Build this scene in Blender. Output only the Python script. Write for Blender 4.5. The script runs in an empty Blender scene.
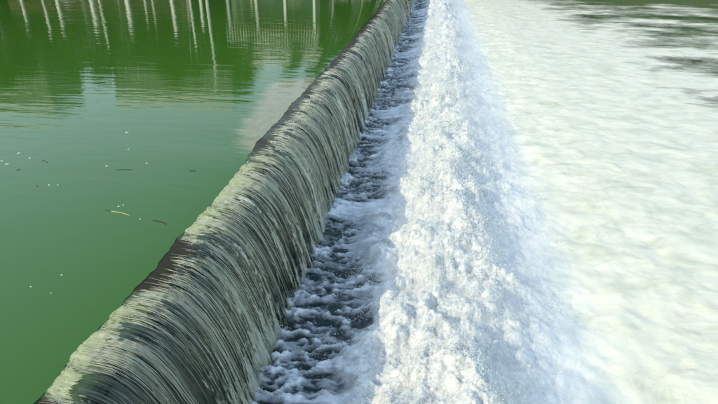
import bpy, bmesh, math, random
import numpy as np
from mathutils import Vector, Matrix

random.seed(7)
RNG = np.random.default_rng(11)
S = bpy.context.scene
C = S.collection
R = math.radians

# ------------------------------------------------------------------ camera
cam_d = bpy.data.cameras.new('camera')
cam = bpy.data.objects.new('camera', cam_d)
C.objects.link(cam)
S.camera = cam
cam_d.sensor_width = 36.0
cam_d.lens = 518.0 / 718.0 * 36.0
cam_d.clip_start = 0.05
cam_d.clip_end = 3000.0
cam.location = (3.54, 0.0, 4.0)
cam.rotation_euler = (R(90 - 27.1), 0.0, R(8.0))

# ------------------------------------------------------------------ sky, sun, exposure
SUN_EL, SUN_AZ = R(30.0), R(-122.0)          # azimuth clockwise from +Y
world = bpy.data.worlds.new('World')
S.world = world
world.use_nodes = True
wn, wl = world.node_tree.nodes, world.node_tree.links
sky = wn.new('ShaderNodeTexSky')
sky.sky_type = 'NISHITA'
sky.sun_disc = False
sky.sun_elevation = SUN_EL
sky.sun_rotation = SUN_AZ
sky.air_density = 2.2
sky.dust_density = 2.0
sky.ozone_density = 6.0
veil = wn.new('ShaderNodeMix')                # pale haze added over the whole sky to brighten its reflection in the pond
veil.data_type = 'RGBA'; veil.blend_type = 'ADD'
veil.inputs['Factor'].default_value = 1.0
tc = wn.new('ShaderNodeTexCoord'); sep = wn.new('ShaderNodeSeparateXYZ')
wl.new(tc.outputs['Generated'], sep.inputs[0])
def wmath(op, a, b):
    n = wn.new('ShaderNodeMath'); n.operation = op
    for i, x in enumerate((a, b)):
        if isinstance(x, float): n.inputs[i].default_value = x
        else: wl.new(x, n.inputs[i])
    return n.outputs[0]
path = wmath('ADD', wmath('DIVIDE', 0.35, wmath('ADD', wmath('MAXIMUM', sep.outputs[2], 0.0), 0.2)), 0.35)   # added haze made brighter towards the horizon
vc = wn.new('ShaderNodeVectorMath'); vc.operation = 'SCALE'
vc.inputs[0].default_value = (2.0, 2.4, 2.95)
wl.new(path, vc.inputs['Scale'])
wl.new(vc.outputs[0], veil.inputs['B'])
wl.new(sky.outputs[0], veil.inputs['A'])
wl.new(veil.outputs['Result'], wn['Background'].inputs[0])
wn['Background'].inputs[1].default_value = 0.15
sun_d = bpy.data.lights.new('sun', 'SUN')
sun_d.energy = 2.7
sun_d.angle = R(0.5)
sun_d.color = (1.0, 0.89, 0.62)
sun = bpy.data.objects.new('sun', sun_d)
C.objects.link(sun)
to_sun = Vector((math.sin(SUN_AZ) * math.cos(SUN_EL), math.cos(SUN_AZ) * math.cos(SUN_EL), math.sin(SUN_EL)))
sun.rotation_euler = to_sun.to_track_quat('Z', 'Y').to_euler()
sun.location = (-20, -10, 25)
S.cycles.volume_bounces = 8
S.view_settings.view_transform = 'Standard'
S.view_settings.look = 'None'
S.view_settings.exposure = 0.12
S.view_settings.gamma = 1.0
S.view_settings.use_curve_mapping = False

# ------------------------------------------------------------------ numpy noise
def _hash(ix, iy, seed):
    h = (ix.astype(np.int64) * 374761393 + iy.astype(np.int64) * 668265263 + seed * 1442695041) & 0xFFFFFFFF
    h = ((h ^ (h >> 13)) * 1274126177) & 0xFFFFFFFF
    h = ((h ^ (h >> 16)) * 2246822519) & 0xFFFFFFFF
    return h ^ (h >> 15)

_GA = np.arange(64) * (2 * np.pi / 64)
_GX, _GY = np.cos(_GA), np.sin(_GA)

def noise(x, y, seed=0):
    """gradient noise, about -1..1"""
    x, y = np.broadcast_arrays(np.asarray(x, float), np.asarray(y, float))
    ix, iy = np.floor(x), np.floor(y)
    fx, fy = x - ix, y - iy
    u = fx * fx * fx * (fx * (fx * 6 - 15) + 10)
    v = fy * fy * fy * (fy * (fy * 6 - 15) + 10)
    def g(dx, dy):
        h = _hash(ix + dx, iy + dy, seed) & 63
        return _GX[h] * (fx - dx) + _GY[h] * (fy - dy)
    a = g(0, 0); b = g(1, 0); c = g(0, 1); d = g(1, 1)
    return 1.5 * ((a * (1 - u) + b * u) * (1 - v) + (c * (1 - u) + d * u) * v)

def fbm(x, y, octv=4, seed=0, gain=0.5, lac=2.03):
    r, a, t = 0.0, 1.0, 0.0
    for k in range(octv):
        r = r + a * noise(x, y, seed + 17 * k); t += a
        x, y = x * lac + 3.7, y * lac - 1.9; a *= gain
    return r / t

def billow(x, y, octv=4, seed=0, gain=0.5, lac=2.1):
    """rounded lumps with creases, 0..1"""
    r, a, t = 0.0, 1.0, 0.0
    for k in range(octv):
        r = r + a * np.abs(noise(x, y, seed + 17 * k)); t += a
        x, y = x * lac + 5.1, y * lac + 2.3; a *= gain
    return r / t

def ss(a, b, x):
    t = np.clip((x - a) / (b - a), 0, 1)
    return t * t * (3 - 2 * t)

# ------------------------------------------------------------------ object helpers
def tag(o, label=None, cat=None, group=None, kind=None):
    if label: o['label'] = label
    if cat: o['category'] = cat
    if group: o['group'] = group
    if kind: o['kind'] = kind
    return o

def link(name, me, mat=None, parent=None):
    o = bpy.data.objects.new(name, me)
    C.objects.link(o)
    if mat is not None and not me.materials: me.materials.append(mat)
    o.parent = parent
    return o

def empty(name, loc=(0, 0, 0), rz=0.0):
    o = bpy.data.objects.new(name, None)
    C.objects.link(o)
    o.location = loc
    o.rotation_euler = (0, 0, rz)
    o.empty_display_size = 0.2
    return o

def np_mesh(name, verts, faces, smooth=True, attrs=None):
    verts = np.ascontiguousarray(verts, dtype=np.float32).reshape(-1, 3)
    faces = np.ascontiguousarray(faces, dtype=np.int32)
    n, k = faces.shape
    me = bpy.data.meshes.new(name)
    me.vertices.add(len(verts)); me.vertices.foreach_set('co', verts.ravel())
    me.loops.add(n * k); me.loops.foreach_set('vertex_index', faces.ravel())
    me.polygons.add(n)
    me.polygons.foreach_set('loop_start', np.arange(0, n * k, k, dtype=np.int32))
    me.polygons.foreach_set('loop_total', np.full(n, k, dtype=np.int32))
    me.polygons.foreach_set('use_smooth', np.full(n, smooth, dtype=bool))
    for nm, data in (attrs or {}).items():
        data = np.ascontiguousarray(data, dtype=np.float32)
        if data.ndim == 2 and data.shape[1] == 3:
            a = me.attributes.new(nm, 'FLOAT_VECTOR', 'POINT'); a.data.foreach_set('vector', data.ravel())
        else:
            a = me.attributes.new(nm, 'FLOAT', 'POINT'); a.data.foreach_set('value', data.ravel())
    me.update(calc_edges=True)
    me.validate()
    return me

def grid_faces(nr, nc):
    i = np.arange(nr - 1)[:, None] * nc + np.arange(nc - 1)[None, :]
    i = i.ravel()
    return np.stack([i, i + 1, i + nc + 1, i + nc], 1)

def add_box(bm, c, s, rz=0.0):
    m = Matrix.Translation(c) @ Matrix.Rotation(rz, 4, 'Z') @ Matrix.Diagonal((s[0], s[1], s[2], 1))
    return bmesh.ops.create_cube(bm, size=1.0, matrix=m)

def bm_obj(name, bm, mat, parent=None, bevel=0.0, smooth=False):
    if bevel:
        bmesh.ops.bevel(bm, geom=bm.edges[:], offset=bevel, segments=1, affect='EDGES', profile=0.5)
    me = bpy.data.meshes.new(name)
    bm.to_mesh(me); bm.free()
    if smooth:
        for p in me.polygons: p.use_smooth = True
    return link(name, me, mat, parent)

def box_obj(name, c, s, mat, parent=None, rz=0.0, bevel=0.0):
    bm = bmesh.new(); add_box(bm, c, s, rz)
    return bm_obj(name, bm, mat, parent, bevel)

# ------------------------------------------------------------------ material helpers
def mat_new(name):
    m = bpy.data.materials.new(name)
    m.use_nodes = True
    nt = m.node_tree
    for n in list(nt.nodes): nt.nodes.remove(n)
    out = nt.nodes.new('ShaderNodeOutputMaterial')
    return m, nt, out

class NT:
    def __init__(s, nt): s.nt = nt
    def n(s, t, **kw):
        nd = s.nt.nodes.new(t)
        for k, v in kw.items(): setattr(nd, k, v)
        return nd
    def l(s, a, b): s.nt.links.new(a, b)
    def val(s, x, inp):
        if isinstance(x, (int, float)): inp.default_value = x
        elif isinstance(x, (tuple, list)): inp.default_value = x
        else: s.l(x, inp)
    def math(s, op, a, b=0.0, c=None, clamp=False):
        nd = s.n('ShaderNodeMath', operation=op, use_clamp=clamp)
        s.val(a, nd.inputs[0]); s.val(b, nd.inputs[1])
        if c is not None: s.val(c, nd.inputs[2])
        return nd.outputs[0]
    def attr(s, name):
        nd = s.n('ShaderNodeAttribute', attribute_name=name)
        return nd
    def mapping(s, vec, scale=(1, 1, 1), rot=(0, 0, 0), loc=(0, 0, 0)):
        nd = s.n('ShaderNodeMapping')
        s.l(vec, nd.inputs[0])
        nd.inputs['Scale'].default_value = scale
        nd.inputs['Rotation'].default_value = rot
        nd.inputs['Location'].default_value = loc
        return nd.outputs[0]
    def noise(s, vec, scale=1.0, detail=3.0, rough=0.5, dist=0.0):
        nd = s.n('ShaderNodeTexNoise')
        s.l(vec, nd.inputs['Vector'])
        nd.inputs['Scale'].default_value = scale
        nd.inputs['Detail'].default_value = detail
        nd.inputs['Roughness'].default_value = rough
        nd.inputs['Distortion'].default_value = dist
        return nd.outputs['Fac']
    def ramp(s, fac, a, b, ca=0.0, cb=1.0):
        nd = s.n('ShaderNodeMapRange', interpolation_type='SMOOTHSTEP')
        s.l(fac, nd.inputs['Value'])
        nd.inputs['From Min'].default_value = a; nd.inputs['From Max'].default_value = b
        nd.inputs['To Min'].default_value = ca; nd.inputs['To Max'].default_value = cb
        return nd.outputs['Result']
    def mix(s, fac, a, b):
        nd = s.n('ShaderNodeMix', data_type='RGBA')
        s.val(fac, nd.inputs['Factor']); s.val(a, nd.inputs['A']); s.val(b, nd.inputs['B'])
        return nd.outputs['Result']
    def bump(s, h, strength, dist, normal=None):
        nd = s.n('ShaderNodeBump')
        nd.inputs['Strength'].default_value = strength
        nd.inputs['Distance'].default_value = dist
        s.l(h, nd.inputs['Height'])
        if normal is not None: s.l(normal, nd.inputs['Normal'])
        return nd.outputs[0]
    def principled(s, **kw):
        nd = s.n('ShaderNodeBsdfPrincipled')
        for k, v in kw.items(): s.val(v, nd.inputs[k])
        return nd
    def mixsh(s, fac, a, b):
        nd = s.n('ShaderNodeMixShader')
        s.val(fac, nd.inputs[0]); s.l(a, nd.inputs[1]); s.l(b, nd.inputs[2])
        return nd.outputs[0]
    def pos(s):
        return s.n('ShaderNodeNewGeometry').outputs['Position']

def rgb(r, g, b): return (r, g, b, 1.0)

def simple(name, col, rough=0.7, var=0.25, scale=3.0, bump=0.3, spec=0.3):
    m, nt, out = mat_new(name); k = NT(nt)
    p = k.pos()
    f = k.noise(p, scale, 5, 0.6)
    c = k.mix(f, rgb(*[x * (1 - var) for x in col]), rgb(*[min(1, x * (1 + var)) for x in col]))
    b = k.bump(k.noise(p, scale * 6, 4), bump, 0.02)
    sh = k.principled(**{'Base Color': c, 'Roughness': rough, 'Specular IOR Level': spec, 'Normal': b})
    k.l(sh.outputs[0], out.inputs[0])
    return m

# pond: turbid green water with a mirror-smooth surface
def mat_pond():
    m, nt, out = mat_new('pond_water'); k = NT(nt)
    p = k.pos()
    f = k.noise(p, 0.12, 3, 0.5)
    c = k.mix(f, rgb(0.044, 0.130, 0.013), rgb(0.056, 0.150, 0.020))
    sub = k.noise(k.mapping(p, (0.7, 0.9, 1)), 1.1, 4, 0.6)
    c = k.mix(k.ramp(sub, 0.55, 0.8, 0, 0.10), c, rgb(0.10, 0.21, 0.06))
    sh_ = k.attr('pale_strip').outputs['Fac']
    pale_tone = k.mix(k.noise(k.mapping(p, (3, 1.0, 1)), 3, 5, 0.6), rgb(0.17, 0.175, 0.08), rgb(0.36, 0.345, 0.19))
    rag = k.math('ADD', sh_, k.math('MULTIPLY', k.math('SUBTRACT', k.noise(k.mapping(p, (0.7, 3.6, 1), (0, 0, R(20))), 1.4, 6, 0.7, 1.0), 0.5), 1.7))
    c = k.mix(k.ramp(rag, 0.28, 0.92), c, pale_tone)  # ragged pale olive-tan strip in the pond base colour beside the crest
    w1 = k.noise(k.mapping(p, (0.35, 1.5, 1), (0, 0, R(-8))), 1.0, 2, 0.5, 0.4)
    w2 = k.noise(k.mapping(p, (0.9, 4.0, 1), (0, 0, R(-14))), 1.0, 3, 0.5, 0.6)
    w3 = k.noise(k.mapping(p, (6, 16, 1), (0, 0, R(10))), 1.0, 2, 0.5)
    calm = k.ramp(k.noise(p, 0.09, 2), 0.35, 0.65, 0.35, 1.0)
    h = k.math('ADD', k.math('MULTIPLY', w1, 0.55), k.math('MULTIPLY', w2, 0.24))
    h = k.math('ADD', h, k.math('MULTIPLY', w3, 0.012))
    h = k.math('MULTIPLY', h, calm)
    b = k.bump(h, 1.0, 0.030)
    sh = k.principled(**{'Base Color': c, 'Roughness': 0.02, 'IOR': 1.45, 'Normal': b})
    k.l(sh.outputs[0], out.inputs[0])
    return m

# tailwater between and beyond the foam
def mat_river():
    m, nt, out = mat_new('river_water'); k = NT(nt)
    p = k.pos()
    sx = k.n('ShaderNodeSeparateXYZ'); k.l(p, sx.inputs[0])
    far = k.ramp(sx.outputs[0], 3.0, 11.0)
    f = k.noise(p, 0.5, 4)
    c1 = k.mix(f, rgb(0.014, 0.028, 0.028), rgb(0.035, 0.060, 0.055))
    c2 = k.mix(f, rgb(0.045, 0.110, 0.034), rgb(0.085, 0.175, 0.060))
    c = k.mix(far, c1, c2)
    h = k.math('ADD', k.noise(k.mapping(p, (2.2, 3.0, 1)), 1.3, 4, 0.6, 0.6), k.math('MULTIPLY', k.noise(p, 9, 3), 0.15))
    b = k.bump(h, 1.0, 0.16)
    sh = k.principled(**{'Base Color': c, 'Roughness': 0.06, 'IOR': 1.333, 'Normal': b})
    k.l(sh.outputs[0], out.inputs[0])
    return m

# foam: wet white froth; thins to nothing where the density runs out
def mat_foam():
    m, nt, out = mat_new('white_foam'); k = NT(nt)
    p = k.pos()
    dens = k.attr('foam_cover').outputs['Fac']
    n1 = k.noise(k.mapping(p, (0.55, 1.6, 1)), 1.2, 6, 0.62, 0.8)
    n2 = k.noise(p, 14.0, 4, 0.65)
    nn = k.math('ADD', k.math('MULTIPLY', n1, 0.88), k.math('MULTIPLY', n2, 0.12))
    n3 = k.noise(k.mapping(p, (1.1, 4.0, 1)), 1.5, 5, 0.6, 1.2)
    base = k.math('SUBTRACT', k.math('ADD', dens, nn), 0.5)
    film = k.math('MULTIPLY', k.ramp(k.math('SUBTRACT', k.math('ADD', dens, n3), 0.5), 0.10, 0.60), 0.60)
    cov = k.math('MAXIMUM', k.ramp(base, 0.30, 0.66), film)
    thin = k.ramp(k.noise(k.mapping(p, (1.0, 1.5, 1)), 1.1, 9, 0.68, 0.8), 0.26, 0.58)
    c = k.mix(thin, rgb(0.58, 0.60, 0.47), rgb(0.80, 0.79, 0.66))
    c = k.mix(k.attr('cream').outputs['Fac'], k.mix(thin, rgb(0.72, 0.78, 0.82), rgb(0.86, 0.89, 0.91)), c)  # bluish shade put into the foam colour nearer the weir, cream farther out
    lace = k.math('ADD', k.math('MULTIPLY', k.noise(p, 5.0, 6, 0.72, 0.7), 0.6), k.math('MULTIPLY', k.noise(p, 24.0, 4, 0.7), 0.4))
    wet = k.mix(k.ramp(lace, 0.40, 0.60), rgb(0.48, 0.51, 0.51), rgb(0.92, 0.91, 0.86))
    c = k.mix(k.math('MULTIPLY', k.attr('froth').outputs['Fac'], 0.85), c, wet)
    h = k.math('ADD', k.noise(p, 22, 5, 0.7), k.math('MULTIPLY', k.noise(p, 70, 3, 0.6), 0.4))
    rough_z = k.attr('froth').outputs['Fac']
    bn = k.n('ShaderNodeBump')
    k.l(k.math('ADD', k.math('MULTIPLY', rough_z, 0.5), 0.36), bn.inputs['Strength'])
    bn.inputs['Distance'].default_value = 0.035
    k.l(h, bn.inputs['Height'])
    sh = k.principled(**{'Base Color': c, 'Roughness': 0.45, 'Specular IOR Level': 0.35, 'Normal': bn.outputs[0],
                         'Subsurface Weight': 0.9, 'Subsurface Scale': 0.07})
    sh.inputs['Subsurface Radius'].default_value = (0.8, 1.0, 1.0)
    tr = k.n('ShaderNodeBsdfTransparent')
    k.l(k.mixsh(cov, tr.outputs[0], sh.outputs[0]), out.inputs[0])
    return m

# falling sheet: clear water with aerated white streaks drawn out along the flow
def mat_veil():
    m, nt, out = mat_new('falling_water'); k = NT(nt)
    fl = k.attr('flow').outputs['Vector']            # (metres along the crest, flow time, 0)
    aer = k.attr('aeration').outputs['Fac']
    wob = k.n('ShaderNodeTexNoise'); k.l(k.mapping(fl, (5, 3.0, 1)), wob.inputs['Vector']); wob.inputs['Scale'].default_value = 1.0
    wv = k.n('ShaderNodeVectorMath', operation='MULTIPLY_ADD')
    k.l(wob.outputs['Color'], wv.inputs[0]); wv.inputs[1].default_value = (0.16, 0.05, 0); k.l(fl, wv.inputs[2])
    f2 = wv.outputs[0]
    a = k.noise(k.mapping(f2, (4.5, 1.1, 1)), 1.0, 3, 0.6)
    b = k.noise(k.mapping(f2, (17, 1.5, 1)), 1.0, 4, 0.65)
    c = k.noise(k.mapping(f2, (48, 3.2, 1)), 1.0, 3, 0.6)
    d = k.noise(k.mapping(f2, (34, 26, 1)), 1.0, 5, 0.75)
    shx = k.n('ShaderNodeVectorMath', operation='MULTIPLY_ADD')     # a second family of streaks crossing the first
    sp = k.n('ShaderNodeSeparateXYZ'); k.l(f2, sp.inputs[0])
    cb = k.n('ShaderNodeCombineXYZ'); k.l(sp.outputs[1], cb.inputs[0])
    k.l(cb.outputs[0], shx.inputs[0]); shx.inputs[1].default_value = (0.38, 0, 0); k.l(f2, shx.inputs[2])
    b2 = k.noise(k.mapping(shx.outputs[0], (13, 2.6, 1)), 1.0, 4, 0.65)
    st = k.math('ADD', k.math('ADD', k.math('MULTIPLY', a, 0.24), k.math('MULTIPLY', b, 0.28)),
                k.math('ADD', k.math('MULTIPLY', c, 0.22), k.math('MULTIPLY', d, 0.26)))
    e = k.noise(k.mapping(f2, (100, 14, 1)), 1.0, 3, 0.65)
    br = k.math('ADD', k.math('ADD', k.math('MULTIPLY', b, 0.24), k.math('MULTIPLY', c, 0.20)),
                k.math('ADD', k.math('MULTIPLY', d, 0.38), k.math('MULTIPLY', e, 0.14)))
    br = k.math('ADD', br, k.math('MULTIPLY', k.math('SUBTRACT', b2, 0.45), 0.30))
    br = k.math('ADD', br, k.math('MULTIPLY', k.math('SUBTRACT', a, 0.5), 0.45))     # about 0.53 +- 0.08
    x = k.math('SUBTRACT', k.math('ADD', k.math('MULTIPLY', aer, 0.42), br), 0.53)
    cov = k.ramp(x, 0.215, 0.305)
    br = k.ramp(x, 0.24, 0.36)
    col = k.mix(br, rgb(0.52, 0.57, 0.36), rgb(0.98, 0.97, 0.86))
    fy = k.n('ShaderNodeSeparateXYZ'); k.l(fl, fy.inputs[0])
    young = k.math('MULTIPLY', k.attr('algal').outputs['Fac'], k.ramp(fy.outputs[1], 0.08, 0.34, 1.0, 0.0))
    col = k.mix(k.ramp(a, 0.45, 0.70, 0, 0.30), col, rgb(0.50, 0.62, 0.34))
    col = k.mix(young, col, k.mix(br, rgb(0.48, 0.54, 0.18), rgb(0.74, 0.79, 0.42)))
    bn = k.bump(k.math('ADD', b, k.math('ADD', k.math('MULTIPLY', d, 0.7), k.math('MULTIPLY', c, 0.4))), 0.9, 0.035)
    fo = k.principled(**{'Base Color': col, 'Roughness': 0.18, 'Specular IOR Level': 0.6, 'Normal': bn})
    tl = k.n('ShaderNodeBsdfTranslucent'); k.l(col, tl.inputs[0])
    foam = k.mixsh(0.30, fo.outputs[0], tl.outputs[0])
    tr = k.n('ShaderNodeBsdfTransparent'); tr.inputs[0].default_value = rgb(0.93, 0.96, 0.90)
    gl = k.n('ShaderNodeBsdfGlossy'); gl.inputs['Roughness'].default_value = 0.05; gl.inputs['Color'].default_value = rgb(0.6, 0.6, 0.6); k.l(k.bump(b, 0.4, 0.02), gl.inputs['Normal'])
    fr = k.n('ShaderNodeFresnel'); fr.inputs[0].default_value = 1.333
    clear = k.mixsh(fr.outputs[0], tr.outputs[0], gl.outputs[0])
    k.l(k.mixsh(cov, clear, foam), out.inputs[0])
    return m

def mat_strand():
    m, nt, out = mat_new('water_strand'); k = NT(nt)
    p = k.pos()
    col = k.mix(k.noise(p, 7, 3), rgb(0.70, 0.74, 0.54), rgb(0.92, 0.93, 0.80))
    fo = k.principled(**{'Base Color': col, 'Roughness': 0.2, 'Specular IOR Level': 0.6})
    tl = k.n('ShaderNodeBsdfTranslucent'); k.l(col, tl.inputs[0])
    k.l(k.mixsh(0.45, fo.outputs[0], tl.outputs[0]), out.inputs[0])
    return m

def mat_drop():
    m, nt, out = mat_new('spray_drop'); k = NT(nt)
    fo = k.principled(**{'Base Color': rgb(0.95, 0.96, 0.93), 'Roughness': 0.15, 'Specular IOR Level': 0.6})
    tl = k.n('ShaderNodeBsdfTranslucent'); tl.inputs[0].default_value = rgb(0.95, 0.96, 0.93)
    k.l(k.mixsh(0.5, fo.outputs[0], tl.outputs[0]), out.inputs[0])
    return m

# weir concrete: algae and brown moss on the cap, slate-dark wet face
def mat_weir():
    m, nt, out = mat_new('wet_concrete'); k = NT(nt)
    p = k.pos()
    alg = k.attr('algae').outputs['Fac']
    cap = k.attr('cap').outputs['Fac']
    n = k.noise(p, 9, 5, 0.65)
    brown = k.mix(n, rgb(0.11, 0.062, 0.012), rgb(0.26, 0.165, 0.05))
    green = k.mix(n, rgb(0.26, 0.32, 0.08), rgb(0.50, 0.56, 0.22))
    slate = k.mix(n, rgb(0.022, 0.034, 0.030), rgb(0.065, 0.085, 0.065))
    a2 = k.ramp(k.math('ADD', alg, k.math('MULTIPLY', k.math('SUBTRACT', k.noise(p, 4, 5, 0.6), 0.5), 0.7)), 0.35, 0.65)
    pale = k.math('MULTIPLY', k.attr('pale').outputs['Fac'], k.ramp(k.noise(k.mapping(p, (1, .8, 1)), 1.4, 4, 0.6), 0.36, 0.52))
    pale_tone = k.mix(n, rgb(0.24, 0.23, 0.13), rgb(0.48, 0.45, 0.28))  # pale tan tone for the matching stretch of cap
    c = k.mix(cap, slate, k.mix(pale, k.mix(a2, brown, green), pale_tone))
    b = k.bump(k.noise(p, 30, 5, 0.65), 0.6, 0.02)
    sh = k.principled(**{'Base Color': c, 'Roughness': 0.4, 'Normal': b})
    k.l(sh.outputs[0], out.inputs[0])
    return m

def mat_leaf(name, c1, c2):
    m, nt, out = mat_new(name); k = NT(nt)
    p = k.pos()
    c = k.mix(k.noise(p, 0.8, 4), rgb(*c1), rgb(*c2))
    fo = k.principled(**{'Base Color': c, 'Roughness': 0.6, 'Specular IOR Level': 0.2})
    tl = k.n('ShaderNodeBsdfTranslucent'); k.l(c, tl.inputs[0])
    k.l(k.mixsh(0.3, fo.outputs[0], tl.outputs[0]), out.inputs[0])
    return m

M_POND, M_RIVER, M_FOAM, M_VEIL = mat_pond(), mat_river(), mat_foam(), mat_veil()
M_STRAND, M_DROP, M_WEIR = mat_strand(), mat_drop(), mat_weir()
M_EARTH = simple('bank_earth', (0.09, 0.085, 0.045), 0.9, 0.35, 0.8)
M_BED = simple('river_bed', (0.05, 0.05, 0.035), 0.9)
M_STONE = simple('quay_stone', (0.22, 0.21, 0.18), 0.8, 0.3, 1.5)
M_WHITE = simple('white_paint', (0.78, 0.76, 0.70), 0.5, 0.08, 4.0, 0.1)
M_TIMBER = simple('brown_timber', (0.16, 0.10, 0.06), 0.7, 0.3, 4.0)
M_GREYWALL = simple('grey_render', (0.16, 0.19, 0.15), 0.8, 0.15, 0.6)
M_ROOF = simple('pale_roof', (0.72, 0.66, 0.58), 0.7, 0.2, 2.0)
M_GLASS = simple('window_glass', (0.02, 0.03, 0.03), 0.1, 0.1, 1.0, 0.0, 0.5)
M_BARK = simple('bark', (0.08, 0.06, 0.045), 0.9, 0.35, 6.0)
M_PALEBARK = simple('pale_bark', (0.42, 0.40, 0.34), 0.8, 0.5, 3.0)
M_LEAF = [mat_leaf('leaf_dark', (0.020, 0.042, 0.014), (0.045, 0.085, 0.024)),
          mat_leaf('leaf_mid', (0.032, 0.062, 0.018), (0.062, 0.11, 0.030))]

# ------------------------------------------------------------------ the shape of the flow
Z_TAIL = -2.2
X_FOOT = 1.22
Y0, Y1 = 2.2, 68.0
DRAW, DLEN, X_LIP = 0.09, 0.65, 0.06

def crest_wob(y):                       # slow waviness of the lip along the weir
    return 0.05 * fbm(y * 0.9, 3.3, 3, 40) + 0.02 * noise(y * 5.0, 8.1, 41)

def surf_z(x, y):
    """upper surface of the water from pond through lip to foot"""
    d = DLEN * (1 + 0.9 * ss(9.0, 10.5, y) * (1 - ss(15.5, 18.0, y)))
    x = x - X_LIP
    up = -DRAW * np.exp(np.minimum(x, 0) / d)
    sl = DRAW / DLEN
    xf = X_FOOT - X_LIP
    kk = (-Z_TAIL - DRAW - sl * xf) / xf ** 3.1
    xp = np.maximum(x, 0)
    return up - sl * xp - kk * xp ** 3.1

def lip_x(y):                           # where smooth pond water turns into the thin accelerating sheet
    return -0.10 + 0.10 * fbm(y * 0.7, 1.7, 3, 50) + 0.035 * noise(y * 6, 4.4, 51) - 0.10 * ss(9.3, 10.5, y) * (1 - ss(16, 18, y))

# y-stations, denser near the viewer
def y_stations(y0, y1, ratio, lo=0.0):
    ys = [y0]
    while ys[-1] < y1: ys.append(ys[-1] + max(lo, ys[-1] * ratio))
    ys[-1] = y1
    return np.array(ys)

# ------------------------------------------------------------------ pond
ys = np.concatenate([np.linspace(-30, 1.5, 24)[:-1], y_stations(1.5, Y1 + 1.5, 0.010)])
u = np.linspace(0, 1, 90)
off = np.concatenate([[-260, -120, -70], -(34 * (1 - u) ** 3.2)])
XX = lip_x(ys)[:, None] + off[None, :]
YY = np.repeat(ys[:, None], len(off), 1)
ZZ = surf_z(XX, YY)
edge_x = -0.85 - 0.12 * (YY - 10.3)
pale_strip = ss(edge_x - 0.45, edge_x + 0.50, XX) * ss(9.0, 11.2, YY + 0.8 * (XX + 0.6)) * (1 - ss(15.2, 17.0, YY - 0.6 * (XX + 0.8)))
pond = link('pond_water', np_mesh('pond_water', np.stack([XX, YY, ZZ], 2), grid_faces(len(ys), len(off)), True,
            {'pale_strip': pale_strip.ravel()}), M_POND)
tag(pond, kind='structure')

# ------------------------------------------------------------------ weir body under the water
weir = empty('weir', (0, 2.0, Z_TAIL - 1.0))
tag(weir, 'dark wet concrete weir with mossy algae-green crest under the pouring water', 'weir')
def extr_profile(name, prof, yst, capf, parent):
    prof = np.array(prof)
    n = len(prof)
    P = np.zeros((len(yst), n, 3))
    P[:, :, 0] = prof[None, :, 0]; P[:, :, 1] = yst[:, None]; P[:, :, 2] = prof[None, :, 1]
    P -= np.array(parent.location)
    alg = np.repeat(np.clip(0.5 + 1.3 * fbm(yst * 0.45, 0.3, 2, 60), 0, 1)[:, None], n, 1)
    brown = np.maximum.reduce([0.8 * ss(9.4, 10.0, yst), ss(4.9, 5.1, yst) * (1 - ss(6.1, 6.35, yst)), 1 - ss(3.1, 3.25, yst), ss(17, 18.5, yst)])
    green = np.maximum(ss(3.2, 3.3, yst) * (1 - ss(4.75, 4.95, yst)), ss(6.3, 6.5, yst) * (1 - ss(9.0, 9.6, yst)))
    alg = np.clip(alg * (1 - brown[:, None]) + green[:, None] * 0.7, 0, 1)
    cap = np.full((len(yst), n), capf) if np.isscalar(capf) else np.repeat(np.array(capf)[None, :], len(yst), 0)
    fc = grid_faces(len(yst), n)
    i = np.arange(len(yst) - 1) * n
    back = np.stack([i + n - 1, i, i + n, i + 2 * n - 1], 1)
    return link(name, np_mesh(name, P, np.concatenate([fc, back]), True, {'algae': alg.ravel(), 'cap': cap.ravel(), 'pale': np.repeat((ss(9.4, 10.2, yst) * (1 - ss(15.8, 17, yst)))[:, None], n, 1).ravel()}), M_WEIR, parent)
yw = np.arange(1.5, 69.1, 0.1)
xs = np.linspace(-0.75, 0.34, 20)
top = [(x, float(surf_z(np.array(x), np.array(30.0))) - 0.016 - 0.06 * max(0.0, x - 0.05) - 0.12 * max(0.0, -x - 0.12)) for x in xs]
capm = [1 - float(ss(0.16, 0.32, np.array(x))) for x in xs]
extr_profile('crest', [(-0.75, -0.50)] + top + [(0.34, -0.80)], yw, [1] + capm + [0.0], weir)
xs2 = np.linspace(0.345, 1.0, 14)
face = [(x, float(surf_z(np.array(x), np.array(30.0))) - 0.07) for x in xs2]
extr_profile('face', [(-0.70, -3.2), (-0.70, -0.51), (0.345, -0.81)] + face[1:] + [(1.0, -3.2)], yw, 0.0, weir)

# ------------------------------------------------------------------ the falling water
fall = empty('waterfall', (0, 2.0, 0.0))
tag(fall, 'long curtain of streaky grey-green water pouring over the weir crest', 'waterfall')
FO = np.array(fall.location)
ys = y_stations(Y0, Y1, 0.0032)
nt_ = 104
t = np.linspace(0, 1, nt_)
def onset(y):                            # where along the fall the sheet starts to break white (0 = lip)
    o = 0.05 + 0.05 * fbm(y * 0.8, 2.2, 3, 70) + 0.03 * noise(y * 4, 9.9, 71)
    o += 0.11 * ss(4.9, 5.1, y) * (1 - ss(6.1, 6.3, y)) + 0.10 * (1 - ss(3.1, 3.25, y))
    o += 0.10 * ss(9.4, 10.0, y) * (1 - ss(16, 17, y)) + 0.13 * ss(17, 19, y)
    al = np.maximum(ss(3.15, 3.35, y) * (1 - ss(4.6, 5.0, y)), ss(6.2, 6.6, y) * (1 - ss(9.0, 9.8, y)))
    o = o * (1 - al) - 0.10 * al
    return o
TT = np.repeat(t[None, :], len(ys), 0)
YY = np.repeat(ys[:, None], nt_, 1)
XX = lip_x(ys)[:, None] + (X_FOOT + 0.12 - lip_x(ys)[:, None]) * (TT ** 1.0)
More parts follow.
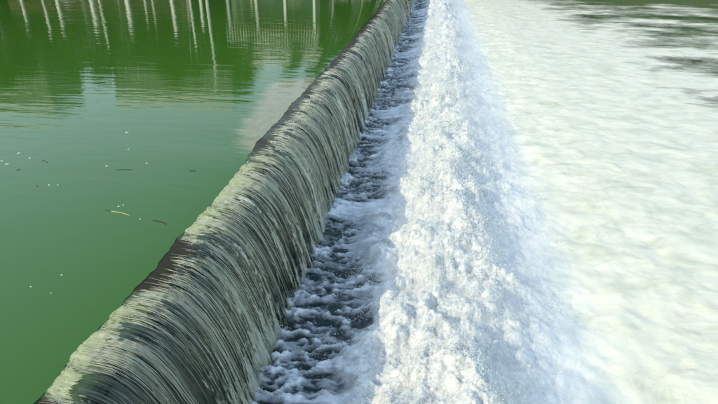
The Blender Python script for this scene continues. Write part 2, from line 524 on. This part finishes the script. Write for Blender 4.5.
lat = 0.05 * fbm(YY * 1.2, TT * 2.0, 2, 80) * TT           # strands drift sideways as they fall
Zs = surf_z(XX, YY)
rib = 0.7 * noise((YY + lat) * 4.5, TT * 1.4, 81) + 0.5 * noise((YY + lat) * 14, TT * 1.6, 82) + 0.25 * noise((YY + lat) * 36, TT * 2.4, 83)
lump = fbm(YY * 12, TT * 9, 4, 84, 0.6)
on = ss(0.0, 0.15, TT - onset(YY) + 0.05)
amp = (0.012 + 0.080 * ss(0.0, 0.9, TT)) * (0.25 + 0.75 * on)
disp = rib * amp + lump * (0.022 * on + 0.07 * ss(0.25, 1.0, TT)) + 0.075 * fbm(YY * 2.2, TT * 2.0, 4, 85) * ss(0.03, 0.3, TT)
dz = np.gradient(Zs, axis=1) / np.gradient(XX, axis=1)
nx, nz = -dz / np.sqrt(1 + dz * dz), 1 / np.sqrt(1 + dz * dz)
disp *= ss(0, 0.05, TT)
XX = XX + nx * disp; Zs = Zs + nz * disp
aer = 0.06 + 0.46 * ss(0.0, 0.16, TT - onset(YY)) + 0.11 * ss(0.35, 0.9, TT) + 0.16 * ss(0.78, 1.0, TT) + 0.34 * fbm(YY * 0.55, TT * 0.6, 3, 86) + 0.30 * fbm((YY + lat) * 2.4, TT * 0.9, 2, 88)
aer -= 0.34 * ss(3.2, 3.4, YY) * (1 - ss(4.6, 5.4, YY)) * ss(0.10, 0.22, TT) * (1 - ss(0.4, 0.75, TT))
algal = np.maximum(ss(3.15, 3.35, YY) * (1 - ss(4.6, 5.0, YY)), ss(6.2, 6.6, YY) * (1 - ss(9.0, 9.8, YY)))
aer = aer + 0.42 * algal * (1 - ss(0.08, 0.24, TT + 0.06 * fbm(YY * 2, TT, 2, 87)))
P = np.stack([XX, YY, Zs], 2) - FO
flow = np.stack([YY + lat, TT, np.zeros_like(TT)], 2)
link('water_sheet', np_mesh('water_sheet', P, grid_faces(len(ys), nt_), True,
     {'flow': flow.reshape(-1, 3), 'aeration': aer.ravel(), 'algal': algal.ravel()}), M_VEIL, fall)

# separate filaments thrown clear of the sheet
def strands(n, seed):
    r = np.random.default_rng(seed)
    y = Y0 * (46.0 / Y0) ** r.random(n)
    y = y + 0.25 * noise(y * 2.0, 0.5, 90)
    t0 = np.clip(onset(y) + r.normal(0.02, 0.06, n), 0.02, 0.6) + r.random(n) ** 2.5 * 0.5
    ln = 0.10 + 0.45 * r.random(n) ** 1.5
    t1 = np.minimum(t0 + ln, 0.97)
    K = 12
    q = np.linspace(0, 1, K)[None, :]
    tt = t0[:, None] + (t1 - t0)[:, None] * q
    yy = y[:, None] + 0.05 * fbm(y[:, None] * 1.2, tt * 2.0, 2, 80) * tt * -1 + r.normal(0, 0.02, n)[:, None] * q * ln[:, None]
    yy = yy + 0.006 * noise(tt * 30, y[:, None] * 13, 91)
    lx = lip_x(y)[:, None]
    xx = lx + (X_FOOT + 0.12 - lx) * tt
    zz = surf_z(xx, yy)
    lift = (0.006 + 0.05 * r.random(n)[:, None] * tt + 0.012 * noise(tt * 14, y[:, None] * 7, 92))
    rad = (0.0016 + 0.0042 * r.random(n) ** 2)[:, None] * np.sqrt(np.clip(y, 3, 20) / 5)[:, None] * (np.sin(np.pi * np.clip(q, 0.02, 0.98)) ** 0.6)
    rad = rad * (1 + 0.6 * noise(tt * 40, y[:, None] * 11, 93))
    rad = np.maximum(rad, 0.0004)
    d = (surf_z(xx + 0.01, yy) - surf_z(xx - 0.01, yy)) / 0.02
    L = np.sqrt(1 + d * d); nx, nz = -d / L, 1 / L
    xx = xx + nx * lift; zz = zz + nz * lift
    V = []
    for a in (90, 210, 330):
        ca, sa = math.cos(R(a)), math.sin(R(a))
        V.append(np.stack([xx + nx * rad * sa, yy + rad * ca, zz + nz * rad * sa], 2))
    V = np.stack(V, 2)                                 # n,K,3,3
    idx = np.arange(n * K * 3).reshape(n, K, 3)
    F = []
    for a in range(3):
        b = (a + 1) % 3
        F.append(np.stack([idx[:, :-1, a], idx[:, 1:, a], idx[:, 1:, b], idx[:, :-1, b]], 3 - 1).reshape(-1, 4))
    return V.reshape(-1, 3), np.concatenate(F)
V, F = strands(5000, 5)
o = link('water_strands', np_mesh('water_strands', V - FO, F), M_STRAND, fall)
tag(o, kind='stuff')

# ------------------------------------------------------------------ tailwater and foam
ys = y_stations(1.0, Y1 + 1.5, 0.02, 0.1)
xs = np.concatenate([np.linspace(0.9, 12, 60), np.linspace(12.5, 120, 90)])
XX, YY = np.meshgrid(xs, ys)
ZZ = Z_TAIL + 0.05 * fbm(XX * 0.8, YY * 0.9, 3, 100) * (1 - 0.5 * ss(10, 30, XX))
river = link('river_water', np_mesh('river_water', np.stack([XX, YY, ZZ], 2), grid_faces(len(ys), len(xs))), M_RIVER)
tag(river, kind='structure')

def foam_fields(X, Y):
    """height above tailwater, density, froth"""
    wx = 0.25 * fbm(Y * 0.6, 7.7, 3, 110)                                # the boil line wanders
    Xw = X + wx
    fine = 1.0 / (1.0 + np.maximum(Y - 12, 0) / 14.0)                     # finest lumps only where they can be seen
    ridge = np.exp(-((Xw - 4.35) / np.where(Xw < 4.35, 1.25, 0.80)) ** 2)
    ridge = ridge * (0.80 + 0.35 * fbm(Y * 0.55, 1.1, 3, 111))
    shelf = 0.16 * ss(5.9, 9.0, Xw) * (1 - 0.5 * ss(9, 25, X))
    near = 0.16 * ss(1.5, 2.6, Xw)
    big = fbm(X * 0.9, Y * 0.9, 3, 112)
    bl = billow(X * 2.0, Y * 2.0, 5, 113, 0.5)
    bl2 = billow(X * 7.5, Y * 7.5, 4, 114, 0.6)
    froth = np.exp(-((Xw - 4.1) / 1.7) ** 4)
    h = near + 0.62 * ridge + shelf + 0.10 * big * (1 - 0.6 * ss(6.5, 9, Xw)) + 0.30 * fbm(X * 0.8, Y * 0.8, 3, 133) * ss(2.0, 2.8, Xw) * (1 - ss(4.4, 5.6, Xw))
    h = h + (0.34 * bl - 0.09) * (0.25 + 0.75 * froth) * (1 - 0.86 * ss(5.6, 7.2, Xw))
    h = h + (0.060 * bl2 - 0.012) * fine * (0.12 + 0.88 * froth) * (1 - 0.8 * ss(5.4, 6.6, Xw))
    h = h + 0.014 * fine * noise(X * 34, Y * 34, 115) * froth + 0.34 * fbm(X * 1.1, Y * 1.0, 3, 127) * froth
    h = h + 0.055 * fbm(X * 1.1, Y * 1.3, 5, 116, 0.6) * ss(6.5, 8, Xw) * (1 - 0.6 * ss(12, 25, X))
    # torn fingers at the foot, drawn out down-current
    fing = fbm(X * 1.5 + 0.9 * noise(X * 1.7, Y * 2, 118), Y * 4.2 + 0.8 * noise(X * 2.1, Y * 1.5, 126), 5, 117, 0.6) + 0.35 * fbm(X * 6, Y * 11, 3, 119)
    gap = (1 - ss(1.55, 2.75, Xw + 0.50 * fbm(X * 0.7, Y * 1.1, 3, 120) + 1.5 * fbm(X * 0.25, Y * 0.55, 2, 129)))
    foot = np.exp(-((X - 1.25) / 0.34) ** 2) * np.clip(0.25 + 1.6 * fbm(X * 0.8, Y * 1.1, 3, 134), 0, 1.2)
    h = h * (1 - 0.75 * gap) + gap * (0.04 + 0.20 * fing) + foot * (0.06 + 0.26 * billow(X * 4, Y * 4, 4, 125))
    dens = 0.62 - gap * (0.37 - 0.80 * fing) + 0.36 * foot
    edge = ss(11.0, 34, X + 0.04 * np.maximum(Y - 14, 0) + 3.0 * fbm(X * 0.12, Y * 0.16, 2, 121))
    dens = dens - 0.36 * edge - 0.07 * ss(11, 15, X) + (0.62 * fbm(X * 0.17, Y * 0.26, 4, 122) + 0.25 * fbm(X * 0.5, Y * 0.9, 4, 128)) * ss(9.5, 17, X)
    dens = dens + 0.34 * (1 - edge) * (1 - ss(9, 17, X)) * ss(2.6, 3.4, X)
    dens = dens - 0.42 * ss(54, 66, Y + 2 * noise(X * 0.2, 3.3, 123)) * ss(6, 9, X)
    return h, dens, froth

ys = y_stations(3.6, Y1, 0.0040)
xs = [0.95]
while xs[-1] < 46: xs.append(xs[-1] + (0.0165 if xs[-1] < 6.6 else min(0.0165 * 1.017 ** (len(xs) - 343), 0.5)))
xs = np.array(xs)
XX, YY = np.meshgrid(xs, ys)
H, DEN, FRO = foam_fields(XX, YY)
foam = link('foam', np_mesh('foam', np.stack([XX, YY, Z_TAIL + H], 2), grid_faces(len(ys), len(xs)), True,
            {'foam_cover': DEN.ravel(), 'froth': FRO.ravel(), 'cream': ss(5.2, 7.2, XX).ravel()}), M_FOAM)
tag(foam, 'churning white foam spread over the river below the weir', 'foam', kind='stuff')

# spray: drops and flecks of froth flung off the boil and the foot of the fall
def octs(P, rad):
    n = len(P)
    D = np.array([(1, 0, -.5), (-.6, .9, -.5), (-.6, -.9, -.5), (0, 0, 1)], float)
    ax = RNG.normal(size=(n, 3)); ax /= np.linalg.norm(ax, axis=1)[:, None]
    b = np.cross(ax, RNG.normal(size=(n, 3))); b /= np.linalg.norm(b, axis=1)[:, None]
    c = np.cross(ax, b)
    st = 1 + 1.4 * RNG.random(n) ** 3
    B = np.stack([ax * st[:, None], b, c], 1)
    V = P[:, None, :] + np.einsum('kj,njd->nkd', D, B) * rad[:, None, None]
    T = np.array([(0, 1, 3), (1, 2, 3), (2, 0, 3), (2, 1, 0)])
    F = (np.arange(n) * 4)[:, None, None] + T[None]
    return V.reshape(-1, 3), F.reshape(-1, 3)
n = 120000
y = 4.2 * (40 / 4.2) ** RNG.random(n)
x = 4.05 + RNG.normal(0, 0.95, n)
clump = fbm(x * 1.1, y * 1.0, 3, 127) + 0.6 * fbm(x * 3.3, y * 3.3, 3, 130) + 0.3 * fbm(x * 9, y * 9, 2, 131)
keep = clump + RNG.normal(0, 0.12, n) > 0.06
x, y, clump = x[keep], y[keep], clump[keep]
h, _, _ = foam_fields(x, y)
up = RNG.exponential(0.06, len(x)) * (0.25 + 3.2 * np.clip(clump, 0, 1))
rad = (0.0035 + 0.0100 * RNG.random(len(x)) ** 3) * np.clip(y / 8, 0.8, 2.6)
P1 = np.stack([x, y, Z_TAIL + h + up - 0.004], 1)
# froth beads riding on the breaking sheet
n2 = 36000
y2 = Y0 * (30 / Y0) ** RNG.random(n2)
t2 = np.clip(onset(y2) + 0.04 + RNG.exponential(0.16, n2), 0.02, 0.97)
kp = noise(y2 * 17, t2 * 1.5, 160) + 0.5 * noise(y2 * 5, t2 * 1.2, 161) + RNG.normal(0, .2, n2) > 0.1
y2, t2 = y2[kp], t2[kp]; n2 = len(y2)
lx = lip_x(y2); x2 = lx + (X_FOOT + 0.12 - lx) * t2
P2 = np.stack([x2 + 0.02 * t2 * RNG.random(n2), y2, surf_z(x2, y2) + 0.004 + 0.05 * t2 * RNG.random(n2)], 1)
r2 = (0.0018 + 0.0042 * RNG.random(n2) ** 2) * np.clip(y2 / 7, 0.7, 2.0)
V, F = octs(np.concatenate([P1, P2]), np.concatenate([rad, r2]))
spray = link('spray', np_mesh('spray', V, F, False), M_DROP)
tag(spray, 'fine white droplets flung up over the boiling foam', 'spray', kind='stuff')

# mist hanging over the boil: a closed, lumpy body of fine spray
def mist():
    m, nt, out = mat_new('mist')
    v = nt.nodes.new('ShaderNodeVolumePrincipled')
    v.inputs['Color'].default_value = (0.99, 0.995, 1.0, 1)
    v.inputs['Density'].default_value = 0.28
    v.inputs['Anisotropy'].default_value = 0.25
    nt.links.new(v.outputs[0], out.inputs['Volume'])
    ys = y_stations(0.6, Y1 - 1.0, 0.03, 0.15)
    xs = np.linspace(2.0, 7.3, 40)
    X, Y = np.meshgrid(xs, ys)
    prof = ss(2.0, 3.8, X) * (1 - ss(4.7, 7.25, X))
    ends = ss(0.6, 2.4, Y) * (1 - ss(0.9, 0.97, Y / Y1))
    hi = Z_TAIL + 0.02 + prof * (0.90 + 0.75 * fbm(X * 0.5, Y * 0.6, 4, 150)) * ends
    T = np.stack([X, Y, hi], 2).reshape(-1, 3)
    B = np.stack([X, Y, np.full_like(X, Z_TAIL - 0.25)], 2).reshape(-1, 3)
    nr, nc = X.shape
    f = grid_faces(nr, nc); N = nr * nc
    per = [(0, c) for c in range(nc)] + [(r, nc - 1) for r in range(1, nr)] + [(nr - 1, c) for c in range(nc - 2, -1, -1)] + [(r, 0) for r in range(nr - 2, 0, -1)]
    per = [r * nc + c for r, c in per]
    side = [(a, a + N, b + N, b) for a, b in zip(per, per[1:] + per[:1])]
    o = link('mist', np_mesh('mist', np.concatenate([T, B]), np.concatenate([f, f[:, ::-1] + N, np.array(side)])), m)
    tag(o, 'thin white mist hanging over the boiling foam below the weir', 'mist', kind='stuff')
mist()

# river bed and ground under everything, out to the horizon
g = box_obj('river_bed', (0, 20, -4.2), (700, 260, 1.2), M_BED); tag(g, kind='structure')

# ------------------------------------------------------------------ far bank (seen mirrored in the pond)
def bank():
    xs = np.concatenate([np.linspace(-350, -90, 14), np.linspace(-86, 86, 87), np.linspace(90, 350, 14)])
    ys = np.array([69.4, 69.9, 71, 74, 80, 90, 120, 180, 400, 1500.0])
    zs = np.array([-3.5, 0.55, 0.9, 1.2, 1.5, 1.8, 2.2, 3.0, 5.0, 10.0])
    XX, YY = np.meshgrid(xs, ys)
    ZZ = np.repeat(zs[:, None], len(xs), 1) + 0.25 * fbm(XX * 0.15, YY * 0.15, 3, 140) * (np.arange(len(ys)) > 1)[:, None]
    me = np_mesh('bank', np.stack([XX, YY, ZZ], 2), grid_faces(len(ys), len(xs)))
    return tag(link('bank', me, M_EARTH), kind='structure')
bank()

def tree_mesh(seed, h, rad, base):
    r = np.random.default_rng(seed)
    # trunk + limbs
    segs = []
    top = np.array([r.normal(0, .4), r.normal(0, .4), h * 0.8])
    pts = [np.array([0, 0, -0.3]), np.array([r.normal(0, .15), r.normal(0, .15), h * .3]), top * np.array([.6, .6, .7]), top]
    rr = [0.032 * h * .62, .022 * h * .62, .013 * h * .62, .03]
    for a, b, ra, rb in zip(pts[:-1], pts[1:], rr[:-1], rr[1:]): segs.append((a, b, ra, rb))
    cl = []
    for k in range(26):
        f = base + (1 - base) * r.random()
        a = r.random() * 6.283
        prof = math.sin(math.pi * min(1, (f - base) / (1 - base) * .8 + .18)) ** .7
        d = rad * prof * (0.45 + .55 * r.random())
        p = np.array([math.cos(a) * d, math.sin(a) * d, f * h * .95])
        s0 = np.array([0, 0, max(h * .2, p[2] - d * .8)])
        segs.append((s0, p, .012 * h * .5, .02)); cl.append((p, rad * (.30 + .2 * r.random())))
    V, F = [], []
    for a, b, ra, rb in segs:
        d = b - a; d = d / (np.linalg.norm(d) + 1e-6)
        e = np.cross(d, [0.3, 1, 0.1]); e /= np.linalg.norm(e); g = np.cross(d, e)
        i = len(V)
        for c, q in ((a, ra), (b, rb)):
            for j in range(6):
                t = j * math.pi / 3; V.append(c + q * (math.cos(t) * e + math.sin(t) * g))
        for j in range(6): F.append((i + j, i + (j + 1) % 6, i + 6 + (j + 1) % 6, i + 6 + j))
    wood = np_mesh('trunk', np.array(V), np.array(F), True)
    n = 3600
    ci = r.integers(0, len(cl), n)
    cp = np.array([c[0] for c in cl])[ci]; cr = np.array([c[1] for c in cl])[ci]
    v = r.normal(size=(n, 3)); v /= np.linalg.norm(v, axis=1)[:, None]
    p = cp + v * (cr * r.random(n) ** .45)[:, None] * np.array([1, 1, .75])
    a = r.normal(size=(n, 3)); a /= np.linalg.norm(a, axis=1)[:, None]
    b = np.cross(a, r.normal(size=(n, 3))); b /= np.linalg.norm(b, axis=1)[:, None]
    s = (0.16 + .16 * r.random(n))[:, None]
    Q = np.stack([p - a * s, p - b * s * .6, p + a * s, p + b * s * .6], 1).reshape(-1, 3)
    crown = np_mesh('crown', Q, np.arange(n * 4).reshape(n, 4), False)
    return wood, crown
TM = [tree_mesh(1, 15, 4.2, .25), tree_mesh(2, 13, 4.6, .18), tree_mesh(3, 17, 3.6, .15)]
for i, (w, c) in enumerate(TM):
    w.materials.append(M_BARK); c.materials.append(M_LEAF[i % 2])
tx = -92.0
k = 0
while tx < 70:
    kind = (k * 2 + (k // 3)) % 3
    t = empty('tree', (tx, 78 + (k * 37 % 11) * 0.9, 1.3), (k * 1.7) % 6.28)
    s = (0.92 + 0.22 * ((k * 29) % 7) / 7)
    t.scale = (s, s, s)
    tag(t, 'leafy bank tree mirrored in the pond', 'tree', 'trees along the far bank')
    link('trunk', TM[kind][0], None, t); link('crown', TM[kind][1], None, t)
    tx += 3.0 + (k * 13 % 5) * 0.4; k += 1

tx, k = -95.0, 0
while tx < 60:
    t = empty('tree', (tx, 87 + (k * 31 % 7) * 0.7, 1.6), (k * 2.3) % 6.28)
    s = 1.08 + 0.2 * ((k * 17) % 5) / 5
    t.scale = (s, s, s)
    tag(t, 'taller leafy tree behind the bank trees mirrored in the pond', 'tree', 'taller trees behind the far bank')
    link('trunk', TM[(k * 2 + 1) % 3][0], None, t); link('crown', TM[(k * 2 + 1) % 3][1], None, t)
    tx += 4.0 + (k * 7 % 5) * 0.4; k += 1

# landing stage with white posts
st = empty('landing_stage', (-37, 70.6, 0))
tag(st, 'long timber landing stage on tall white posts mirrored at the back of the pond', 'landing stage')
for x, w, h in ((-54.5, .3, 6.6), (-51.2, .22, 8.4), (-49.0, .34, 7.2), (-43.8, .42, 7.4), (-42.6, .2, 9.6), (-38.5, .46, 7.2), (-35.9, .2, 5.6), (-34.8, .16, 6.2), (-32.0, .36, 7.8), (-29.4, .2, 9.4), (-27.9, .3, 6.9)):
    bm = bmesh.new(); add_box(bm, (x + 37, 0, h / 2 - 1.2), (w, w, h + 2.4)); add_box(bm, (x + 37, 0, h + .1), (w * 1.4, w * 1.4, 0.2))
    bm_obj('post', bm, M_WHITE, st)
box_obj('deck', (-6, 1.3, 1.5), (27, 3.2, 0.3), M_TIMBER, st)
box_obj('beam', (-6, 0.0, 4.6), (27, 0.3, 0.55), M_TIMBER, st)
box_obj('handrail', (-6, -0.3, 2.6), (27, 0.12, 0.12), M_WHITE, st)
for q in range(14): box_obj('rail_post', (-18.6 + q * 1.95, -0.3, 2.1), (0.08, 0.08, 0.9), M_WHITE, st)
for q, (x, hh) in enumerate(((-60.5, 11), (-56.8, 8.5), (-47.0, 12), (-40.6, 10), (-30.6, 13), (-23.0, 12), (-21.4, 9), (-15.6, 12.5), (-10.2, 11), (-6.0, 9))):
    tr = empty('birch_tree', (x, 72.2 + (q % 3) * .5, 0.9), q * 1.3)
    tr.scale = (hh / 15, hh / 15, hh / 15)
    tag(tr, 'slender pale-trunked tree at the water edge mirrored in the pond', 'tree', 'pale-trunked trees at the water edge')
    m_ = TM[2][0].copy(); m_.materials.clear(); m_.materials.append(M_PALEBARK)
    link('trunk', m_, None, tr)
    cc = link('crown', TM[q % 2][1], None, tr); cc.scale = (.45, .45, .9); cc.location = (0, 0, 3.5)
pole = empty('lamp_post', (-26.9, 70.4, 0.4))
tag(pole, 'tall thin white lamp post mirrored among the dark trees', 'lamp post')
bm = bmesh.new(); bmesh.ops.create_cone(bm, cap_ends=True, segments=10, radius1=.20, radius2=.12, depth=15.4, matrix=Matrix.Translation((0, 0, 7.7)))
bm_obj('pole', bm, M_WHITE, pole)
box_obj('lamp_head', (0, -.5, 15.4), (.4, 1.5, .18), M_WHITE, pole, 0, .03)

# boat house with balustraded upper deck
bh = empty('boat_house', (-18.6, 75.0, 0.6))
tag(bh, 'dark boat house with white balustraded upper deck and pale gable roof by the pond', 'boat house')
box_obj('wall', (0, 2.0, 3.4), (12.6, 6, 6.8), M_GREYWALL, bh)
box_obj('upper_deck', (0, -1.7, 6.95), (13.4, 3.6, 0.3), M_TIMBER, bh)
box_obj('upper_wall', (0, 3.4, 9.4), (11.6, 3.6, 4.6), M_GREYWALL, bh)
for q in range(4): box_obj('column', (-6.0 + q * 4.0, -3.1, 3.1), (.32, .32, 7.4), M_WHITE, bh)
box_obj('handrail', (0, -3.3, 8.25), (13.2, .14, .14), M_WHITE, bh)
for q in range(34): box_obj('baluster', (-6.5 + q * 0.394, -3.3, 7.65), (.12, .1, 1.08), M_WHITE, bh)
for q in range(4):
    wdw = box_obj('window', (-4.4 + q * 2.95, 1.57, 9.6), (1.5, .1, 2.0), M_WHITE, bh)
    box_obj('pane', (-4.4 + q * 2.95, 1.50, 9.6), (1.25, .06, 1.75), M_GLASS, wdw)
bm = bmesh.new()
vs = [bm.verts.new(v) for v in [(-6.6, .8, 11.7), (6.6, .8, 11.7), (6.6, 6.2, 11.7), (-6.6, 6.2, 11.7), (-6.6, 3.5, 13.8), (6.6, 3.5, 13.8)]]
for f in [(0, 1, 5, 4), (2, 3, 4, 5), (0, 4, 3), (1, 2, 5), (3, 2, 1, 0)]: bm.faces.new([vs[i] for i in f])
bm_obj('roof', bm, M_ROOF, bh)

def block(name, label, x0, x1, yb, h, wmat, cols, rows):
    b = empty(name, ((x0 + x1) / 2, yb, 1.0)); W = x1 - x0
    tag(b, label, 'building')
    rm = M_WHITE if name == 'white_house' else M_ROOF
    box_obj('wall', (0, 5, h / 2), (W, 10, h), wmat, b)
    box_obj('roof', (0, 5, h + .9), (W + .6, 10.6, 1.8), rm, b)
    for r_ in range(rows):
        for c_ in range(cols):
            x = -W / 2 + W * (c_ + .5) / cols; z = 2.2 + (h - 3) * r_ / rows
            w_ = box_obj('window', (x, -.03, z), (1.5, .12, 1.5), M_WHITE, b)
            box_obj('pane', (x, -.11, z), (1.25, .06, 1.25), M_GLASS, w_)
block('apartment_block', 'flat roofed grey apartment block mirrored at the far left of the pond', -100, -71.5, 92, 25.5, M_GREYWALL, 8, 6)
block('white_house', 'pale topped house rising above the trees mirrored in the pond', -57, -33, 92, 23.0, M_GREYWALL, 6, 5)

# ------------------------------------------------------------------ things afloat on the pond
M_STRAW = simple('pale_straw', (0.50, 0.47, 0.26), 0.6, 0.2, 20)
M_TWIG = simple('dark_twig', (0.035, 0.035, 0.02), 0.6, 0.3, 20)
M_PETAL = simple('white_fleck', (0.78, 0.80, 0.74), 0.6, 0.05, 20)
M_WEED = simple('dark_leaf', (0.05, 0.06, 0.025), 0.6, 0.2, 20)
def stick(name, p0, p1, r0, r1, mat, label, cat, bend=0.02):
    p0, p1 = np.array(p0), np.array(p1)
    K = 9; q = np.linspace(0, 1, K)
    d = (p1 - p0); nrm = np.array([-d[1], d[0]]) / np.linalg.norm(d)
    V, F = [], []
    for i, s in enumerate(q):
        c = p0 + d * s + nrm * bend * math.sin(s * 3.1) + nrm * 0.003 * math.sin(s * 17)
        z = float(surf_z(np.array(c[0]), np.array(c[1]))) + 0.004
        rr = r0 + (r1 - r0) * s
        for j in range(6):
            a = j * math.pi / 3
            V.append((c[0] + nrm[0] * rr * math.cos(a), c[1] + nrm[1] * rr * math.cos(a), z + rr * .7 * math.sin(a)))
        if i: F += [((i - 1) * 6 + j, (i - 1) * 6 + (j + 1) % 6, i * 6 + (j + 1) % 6, i * 6 + j) for j in range(6)]
    V = np.array(V); o0 = V.mean(0)
    me = np_mesh(name, V - o0, np.array(F))
    o = link(name, me, mat); o.location = o0
    tag(o, label, cat)
stick('floating_reed', (-1.52, 6.85), (-1.15, 6.77), .010, .006, M_STRAW, 'pale straw-coloured reed stalk floating on the green pond', 'reed')
stick('floating_twig', (-0.72, 6.69), (-0.47, 6.63), .006, .012, M_TWIG, 'short dark twig floating on the pond close to the weir crest', 'twig')
stick('floating_twig', (-1.66, 6.88), (-1.545, 6.855), .004, .005, M_TWIG, 'tiny dark twig tip floating end to end with the pale reed', 'twig', 0.0)
stick('floating_twig', (-2.38, 8.43), (-2.08, 8.48), .004, .006, M_TWIG, 'thin half-sunk dark twig among white flecks in mid pond', 'twig')
stick('floating_twig', (-0.98, 8.62), (-0.86, 8.64), .006, .008, M_TWIG, 'stubby dark twig alone beside the pale smooth stretch of crest', 'twig', 0.0)
def fleck(p, r, mat, name, label, cat, group, seed):
    rg = np.random.default_rng(seed)
    V = [(0, 0, .006)]
    N = 9
    for j in range(N):
        a = j * 6.283 / N; q = r * (.6 + .6 * rg.random())
        V.append((q * 1.5 * math.cos(a), q * math.sin(a) * .8, .001))
    for j in range(N):
        V.append((V[j + 1][0] * .9, V[j + 1][1] * .9, -.004))
    F3 = [(0, 1 + j, 1 + (j + 1) % N) for j in range(N)]
    F3 += [(1 + j, 1 + N + j, 1 + N + (j + 1) % N) for j in range(N)] + [(1 + j, 1 + N + (j + 1) % N, 1 + (j + 1) % N) for j in range(N)]
    o = link(name, np_mesh(name, np.array(V), np.array(F3)), mat)
    o.location = (p[0], p[1], float(surf_z(np.array(p[0]), np.array(p[1]))) + .001)
    o.rotation_euler = (0, 0, rg.random() * 6)
    tag(o, label, cat, group)
FLECKS = [
    (-3.33, 10.50, .035, 'white fleck farthest out on the pond towards the mirrored bank'),
    (-2.72, 9.50, .024, 'white fleck second farthest out, alone on open pond water'),
    (-4.86, 8.97, .032, 'topmost white fleck of the cluster at the left edge of the pond'),
    (-4.44, 8.75, .020, 'small white fleck beside the pair of dark leaves at the left'),
    (-4.89, 8.53, .028, 'white fleck at the very left edge of the pond in view'),
    (-4.66, 8.41, .028, 'white fleck just right of the one at the very left edge'),
    (-2.66, 8.59, .022, 'white fleck just left of the thin half-sunk twig'),
    (-1.96, 8.84, .022, 'white fleck just right of the thin half-sunk twig'),
    (-3.20, 7.63, .018, 'left one of the close pair of white flecks below the lone dark leaf'),
    (-3.04, 7.65, .014, 'right one of the close pair of white flecks below the lone dark leaf'),
    (-1.50, 7.04, .018, 'left one of two white flecks just above the pale reed'),
    (-1.455, 7.10, .016, 'right one of two white flecks just above the pale reed'),
    (-0.94, 6.70, .012, 'tiny white fleck between the pale reed and the dark twig'),
    (-1.18, 5.10, .010, 'tiny white fleck farthest up of the three nearest the viewer'),
    (-1.40, 4.80, .010, 'leftmost tiny white fleck of the three nearest the viewer'),
    (-1.06, 4.72, .010, 'lowest tiny white fleck of the three nearest the viewer')]
for i, (x, y, r, lab) in enumerate(FLECKS):
    fleck((x, y), r, M_PETAL, 'floating_petal', lab, 'fleck', 'white flecks on the pond', i + 1)
LEAVES = [
    (-4.25, 8.17, .030, 'largest dark leaf, afloat below the flecks at the left edge'),
    (-4.07, 8.65, .028, 'left dark leaf of a touching pair at the left of the pond'),
    (-3.95, 8.60, .022, 'right dark leaf of a touching pair at the left of the pond'),
    (-3.39, 7.56, .020, 'lone dark leaf just left of the close pair of white flecks')]
for i, (x, y, r, lab) in enumerate(LEAVES):
    fleck((x, y), r, M_WEED, 'floating_leaf', lab, 'leaf', 'dark leaves on the pond', i + 40)
